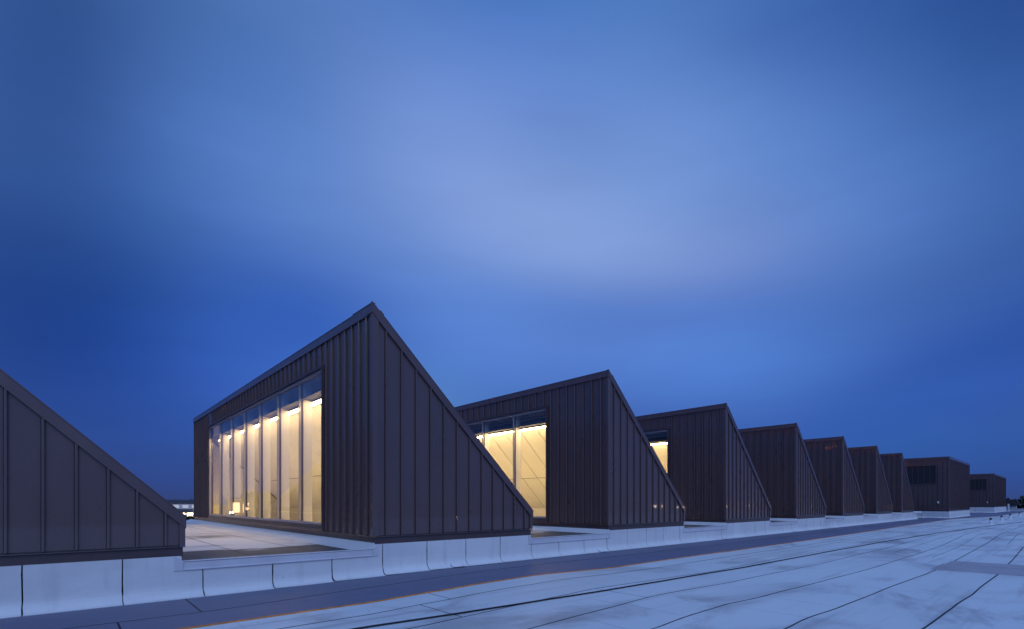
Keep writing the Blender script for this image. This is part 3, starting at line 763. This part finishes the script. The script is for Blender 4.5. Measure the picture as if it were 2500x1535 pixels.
# ------------------------------------------------------------------ two flat-topped boxes at the end of the row
def louvre_box(loc, lx, ly, hz, lab, lamp_y, lamp_z, l0, l1, lz0, lz1, lamplab):
    t = empty('plant_room', loc); tag(t, lab, 'plant room', 'flat-topped dark boxes at the far end of the roof')
    MB().box(0.05, lx, 0.05, ly, 0.0, hz-0.03).obj('wall', 'clad', t)
    MB().box(0.02, lx+0.02, 0.02, ly, -0.01, 0.13).obj('base_flashing', 'dark', t)
    mb = MB(); mb.box(-0.03, 0.0, -0.03, ly, hz-0.22, hz); mb.box(0.001, lx+0.03, -0.03, 0.0, hz-0.22, hz); mb.box(-0.03, lx+0.03, -0.03, ly, hz+0.001, hz+0.03)
    mb.obj('fascia', 'clad', t)
    mb = MB(); mb.box(-0.012, 0.10, -0.012, 0.10, 0.13, hz-0.225); mb.obj('corner_trim', 'clad', t)
    y = 0.10
    while y < ly-0.4:
        b = y+0.39
        spans = [(0.135, hz-0.225)]
        if b > l0 and y < l1: spans = [(0.135, lz0-0.05), (lz1+0.05, hz-0.225)]
        for z0, z1 in spans:
            mb = MB(); mb.box(0.028, 0.049, y, b-0.004, z0, z1); mb.box(-0.008, 0.028, b-0.030, b-0.004, z0, z1)
            mb.obj('wall_panel', 'clad', t)
        y = b
    x = 0.10
    while x < lx-0.3:
        b = min(x+0.39, lx)
        mb = MB(); mb.box(x, b-0.004, 0.028, 0.049, 0.135, hz-0.225); mb.box(b-0.030, b-0.004, -0.008, 0.028, 0.135, hz-0.225)
        mb.obj('wall_panel', 'clad', t); x = b
    lv = MB(); lv.box(-0.03, 0.048, l0-0.06, l1+0.06, lz0-0.07, lz0); lv.box(-0.03, 0.048, l0-0.06, l1+0.06, lz1, lz1+0.05)
    lv.box(-0.03, 0.048, l0-0.06, l0, lz0+0.001, lz1-0.001); lv.box(-0.03, 0.048, l1, l1+0.06, lz0+0.001, lz1-0.001)
    lo = lv.obj('louvre', 'clad', t)
    n = max(4, round((l1-l0)/0.45)); s_ = (l1-l0)/n
    for j in range(1, n): MB().box(-0.025, 0.047, l0+j*s_-0.02, l0+j*s_+0.02, lz0+0.001, lz1-0.001).obj('louvre_post', 'clad', lo)
    nb = 12; hb = (lz1-lz0)/nb
    for j in range(nb):
        z0 = lz0+j*hb
        MB().prism([(0.0, z0+0.01), (0.045, z0+hb*0.9), (0.045, z0+hb*0.9-0.02), (0.0, z0)], 'y', l0+0.002, l1-0.002).obj('louvre_blade', 'louvre', lo)
    # small wall lamp
    f = empty('wall_lamp', (loc[0]+0.0, loc[1]+lamp_y, loc[2]+lamp_z)); tag(f, lamplab, 'wall lamp', 'small pale lamps on the dark boxes')
    MB().box(-0.03, 0.048, -0.07, 0.07, -0.12, 0.10).obj('back_box', 'fixture', f, bevel=0.01)
    MB().prism([(-0.03, -0.08), (-0.11, -0.05), (-0.10, 0.06), (-0.03, 0.08)], 'y', -0.06, 0.06).obj('lens', 'fixture', f)
    # white curb round the box
    cb = empty('box_curb', (loc[0], loc[1], 0)); tag(cb, 'white membrane curb round the foot of the '+('nearer' if 'nearer' in lab else 'farther')+' flat-topped box', 'curb', 'white curbs round the boxes')
    def run(ax, a, b, st):
        u = a
        while u < b-0.3:
            e_ = min(u+st, b)
            r = 0.16; zt = loc[2]; prof = [(0.03, zt), (0.0, zt-0.005), (0.0, 0.3)]
            for i in range(7):
                q = i/6*math.pi/2; prof.append((-r*(1-math.cos(q)), 0.012+r*(1-math.sin(q))*1.15))
            prof += [(-r-0.03, 0.010), (0.03, 0.010)]
            MB().prism(prof, ax, u+0.014, e_-0.014).obj('flashing_sheet', 'curb', cb); u = e_
    run('x', 0, lx, 1.15); run('y', 0.0, 6.4, 2.2)
    MB().box(0.032, lx-0.03, 0.032, ly, 0.0, loc[2]-0.012).obj('backing', 'sealant', cb)
    return t
louvre_box((66.6, 8.58, 0.70), 14.6, 16.0, 5.52, 'nearer flat-topped dark box, wide louvred opening on its front', 0.86, 0.92, 1.05, 4.4, 2.82, 4.70,
           'small pale lamp low on the front of the nearer flat-topped box')
louvre_box((107.0, 8.50, 0.85), 19.5, 14.0, 5.20, 'farther and smaller flat-topped dark box with a louvred opening, last on the roof', 0.78, 0.77, 0.9, 3.6, 2.73, 4.37,
           'small pale lamp low on the front of the farther flat-topped box')

# ------------------------------------------------------------------ low white parapet closing the roof
pw = empty('parapet_wall', (132.6, -10.0, 0))
tag(pw, 'low white parapet closing the far end of the roof past the last box', 'wall')
MB().box(0, 1.1, -13.5, 18.4, 0, 0.40).obj('wall', 'curb', pw)
MB().box(-0.06, 1.16, -13.5, 18.4, 0.401, 0.46).obj('coping', 'flash', pw)
po = empty('vent_stack', (127.4, 8.3, 0)); tag(po, 'plain white vent stack at the far corner of the farther flat-topped box', 'vent stack')
mb = MB(); mb.tube((0, 0, 0), (0, 0, 1.35), 0.16, 0.15, 12); mb.obj('pipe', 'fixture', po, smooth=False)
MB().tube((0, 0, 0), (0, 0, 0.18), 0.34, 0.17, 12).obj('boot', 'curb', po)

# ------------------------------------------------------------------ small vents on the white roof
v0 = empty('roof_vent', (49.4, 4.11, 0.008))
mb = MB(); mb.tube((0, 0, 0), (0, 0, 0.07), 0.30, 0.13, 14); mb.tube((0, 0, 0.0701), (0, 0, 0.36), 0.105, 0.085, 14); mb.obj('boot', 'curb', v0)
mb = MB(); mb.tube((0, 0, 0.361), (0, 0, 0.47), 0.075, 0.07, 12); mb.tube((0, 0, 0.471), (0, 0, 0.52), 0.11, 0.02, 12); mb.obj('cap', 'dark', v0)
tag(v0, 'white roof vent with dark cap, nearest of the line of vents toward the far boxes', 'roof vent', 'small white roof vents in a line')
for n_, (x, y, lab) in enumerate([(58.8, 4.23, 'white roof vent with dark cap, second along the line from the nearest'),
                                  (67.3, 4.26, 'white roof vent with dark cap, third along the line from the nearest'),
                                  (80.2, 4.32, 'white roof vent with dark cap, farthest along the line of vents')]):
    o = dup(v0, (x, y, 0.008)); o['label'] = lab

# ------------------------------------------------------------------ cable lying over the seams
def cable():
    pts = [(-6, 6.95), (0, 6.33), (2.93, 6.06), (4.19, 5.94), (5.34, 5.85), (7.5, 5.70), (9.52, 5.61), (12.9, 5.46), (17.7, 5.40), (23.95, 5.27), (33.4, 4.9), (39.6, 4.45), (60, 3.0)]
    mb = MB(); P = []
    x = -6
    while x < 60:
        P.append((x, interp(pts, x)+0.012*noise.noise((x*0.8, 1.1, 0)), 0.021)); x += 0.6 if x < 20 else 1.5
    n = 8; v, f = [], []
    for i, p in enumerate(P):
        for j in range(n):
            q = j*2*math.pi/n; v.append((p[0], p[1]+0.013*math.cos(q), p[2]+0.013*math.sin(q)))
    for i in range(len(P)-1):
        for j in range(n): f.append((i*n+j, i*n+(j+1) % n, (i+1)*n+(j+1) % n, (i+1)*n+j))
    o = link('cable', mesh('cable', v, f, 'cable', True))
    tag(o, 'thin black cable lying straight across the white roof over its seams', 'cable')
cable()

# ------------------------------------------------------------------ town beyond the roof
def clump_mesh(name, pts, rad, per, rng):
    """leaf clumps: small tilted faces scattered through each clump's volume"""
    v, f = [], []
    for (cx, cy, cz, r) in pts:
        for _ in range(per):
            while True:
                d = Vector((rng.uniform(-1, 1), rng.uniform(-1, 1), rng.uniform(-1, 1)))
                if d.length <= 1: break
            p = Vector((cx, cy, cz))+Vector((d.x*r, d.y*r, d.z*r*0.8))
            a = Vector((rng.uniform(-1, 1), rng.uniform(-1, 1), rng.uniform(-1, 1))).normalized(); b = a.orthogonal().normalized()
            s_ = rad*rng.uniform(0.6, 1.4); k = len(v)
            v += [p-a*s_-b*s_*0.5, p+a*s_-b*s_*0.6, p+a*s_*0.8+b*s_*0.6, p-a*s_*0.7+b*s_*0.7]; f.append((k, k+1, k+2, k+3))
    return v, f
def treeline(name, a, b, n, h0, h1, lab, seed):
    rng = random.Random(seed); pts = []
    for i in range(n):
        t = (i+rng.uniform(-.4, .4))/n; x = a[0]+(b[0]-a[0])*t+rng.uniform(-8, 8); y = a[1]+(b[1]-a[1])*t+rng.uniform(-8, 8)
        h = rng.uniform(h0, h1); r = rng.uniform(2.6, 4.4)
        for z in range(3): pts.append((x+rng.uniform(-1.5, 1.5), y+rng.uniform(-1.5, 1.5), -9+h*(0.3+0.3*z), r*(1.15-0.2*z)))
    v, f = clump_mesh(name, pts, 0.8, 46, rng)
    o = link(name, mesh(name, v, f, 'leaf')); tag(o, lab, kind='stuff'); return o
treeline('treeline', (-40, 430), (150, 420), 50, 10.0, 12.2, 'dark wooded skyline beyond the lit sheds on the left', 3)
treeline('treeline', (330, -40), (330, 120), 46, 10.5, 14.0, 'dark wooded skyline past the far end of the roof', 4)

def tree(x, y, h, r, seed, lab):
    rng = random.Random(seed); t = empty('tree', (x, y, -9)); tag(t, lab, 'tree', 'dark trees standing in the town')
    mb = MB(); mb.tube((0, 0, 0), (0, 0, h*0.55), 0.32, 0.16, 8)
    for k in range(5):
        a = k*1.3; mb.tube((0, 0, h*(0.35+0.04*k)), (math.cos(a)*r*0.6, math.sin(a)*r*0.6, h*(0.6+0.05*k)), 0.11, 0.04, 6)
    mb.obj('trunk', 'bark', t)
    pts = [(rng.uniform(-.6, .6)*r, rng.uniform(-.6, .6)*r, h*rng.uniform(0.5, 0.9), r*rng.uniform(0.35, 0.55)) for _ in range(14)]
    v, f = clump_mesh('crown', pts, 0.38, 60, rng)
    link('crown', mesh('crown', v, f, 'leaf'), t)
for i, (x, y, h, r) in enumerate([(-24, 128, 13.6, 3.6), (-31, 150, 12.6, 4.0), (-20, 175, 10.5, 4), (-78, 140, 11.5, 5), (30, 190, 6.0, 3)]):
    tree(x, y, h, r, 20+i, ['tallest dark tree mirrored in the middle panes of the largest lit window', 'dark tree mirrored close behind the tallest one in the lit window',
                            'low dark tree mirrored left of the tallest one in the lit window', 'broad dark tree mirrored in the right-hand panes of the lit window', 'small dark tree below the lit sheds in the gap at the left'][i])

def shed(name, loc, lx, ly, h, wall, lit, lab, cat, win, rot=0.0):
    t = empty(name, loc); t.rotation_euler = (0, 0, rot); tag(t, lab, cat)
    MB().box(-lx/2, lx/2, 0, ly, 0, h).obj('wall', wall, t)
    MB().prism([(-0.4, h), (ly+0.4, h), (ly*0.5, h+ly*0.10)], 'x', -lx/2-0.4, lx/2+0.4).obj('roof', 'roofdark', t)
    n, z0, z1 = win
    for j in range(n):
        x = -lx/2+(j+0.5)*lx/n; wd = lx/n*0.36
        f = MB().box(x-wd, x+wd, -0.10, -0.002, z0, z1).obj('window', 'frame', t)
        MB().box(x-wd+0.1, x+wd-0.1, -0.13, -0.101, z0+0.1, z1-0.1).obj('pane', lit, f)
    return t
shed('shop_building', (44, 300, -9), 56, 20, 10.0, 'shopwall', 'litcool', 'long pale shed with a cool lit front, seen in the gap at the left', 'building', (14, 7.6, 9.5))
shed('shop_building', (42, 245, -9), 20, 12, 6.6, 'shopwall', 'litshop', 'low warm lit shop in front of the long pale shed in the gap', 'building', (7, 1.6, 6.3))
shed('shop_building', (-51.5, 250, -9), 12, 10, 11.6, 'brickwall', 'litwin', 'narrow block with bright yellow windows mirrored in the largest lit window', 'building', (3, 6.0, 10.6), 0.1)
shed('brick_building', (282, 8, -9), 30, 14, 6.5, 'brickwall', 'litwin', 'low red-brown building below the skyline at the far right', 'building', (3, 1.0, 2.4), -1.45)
sg = empty('sign_building', (-200, 68, -9)); tag(sg, 'tall dark block with small orange-red lit signs under its top, behind the camera', 'building')
MB().box(-12, 0, -22, 22, 0, 39).obj('wall', 'brickwall', sg)
mb = MB()
for q, z_ in ((13, 35.0), (10.5, 34.2), (8.5, 33.6), (6.5, 33.2), (2.5, 31.6), (0.5, 30.8), (-1.5, 30.4), (-3.5, 29.8), (-5.5, 29.4), (-10.5, 27.4), (-13, 26.9)): mb.box(0.01, 0.16, q-0.12, q+0.12, z_-1.3, z_+1.3)
mb.obj('lit_sign', 'signred', sg)
# roof turret of a far building on the right
tw = empty('turret', (272, 16.9, -9)); tag(tw, 'pale turret with a dark overhanging cap among the trees at the far right', 'turret')
MB().prism([(-1.9, 0), (1.9, 0), (1.3, 9.6), (-1.3, 9.6)], 'y', -1.5, 1.5).obj('shaft', 'shopwall', tw)
mb = MB(); mb.box(-2.1, 2.1, -2.1, 2.1, 9.61, 10.4); mb.box(-1.7, 1.7, -1.7, 1.7, 10.41, 11.7); mb.obj('cap', 'roofdark', tw)
MB().box(-1.53, -1.36, -0.6, 0.6, 3.0, 8.0).obj('window', 'louvre', tw)

# street lamps of the town
def lamp_proto():
    t = empty('street_lamp', (43.0, 238, -9))
    mb = MB(); mb.tube((0, 0, 0), (0, 0, 8.0), 0.10, 0.06, 8); mb.tube((0, 0, 7.95), (1.1, 0, 8.25), 0.05, 0.04, 6); mb.obj('pole', 'pole', t)
    mb = MB(); mb.tube((1.1, 0, 8.13), (1.1, 0, 8.40), 0.42, 0.26, 10); mb.obj('head', 'lampwhite', t)
    return t
LG = 'street lamps of the town at dusk'
lp = lamp_proto(); tag(lp, 'brightest street lamp, glowing in the gap between the first two sawteeth', 'street lamp', LG)
amber = lp.copy(); 
rng = random.Random(5)
spots = [(40, 233), (36.6, 222), (44.5, 240), (38.4, 236), (41.8, 226)]
spots += [(rng.uniform(-150, 25), rng.uniform(150, 330)) for _ in range(34)]
spots += [(rng.uniform(230, 420), rng.uniform(-190, -130)) for _ in range(4)]
spots += [(310+9*q+rng.uniform(-4, 4), -158+rng.uniform(-6, 6)) for q in range(14)]
spots += [(rng.uniform(-200, -60), rng.uniform(-20, 120)) for _ in range(8)]
bpy.data.objects.remove(amber)
head2 = bpy.data.objects['head'].data.copy(); head2.materials[0] = M['lampamber']
for i, (x, y) in enumerate(spots):
    o = dup(lp, (x, y, -9-rng.uniform(0, 1.0)))
    o['label'] = 'small bright street lamp in the gap at the left' if i < 5 else 'distant street lamp seen only as a glint in glass or dark metal'
    if i % 3:
        for ch in o.children:
            if ch.name.startswith('head'): ch.data = head2
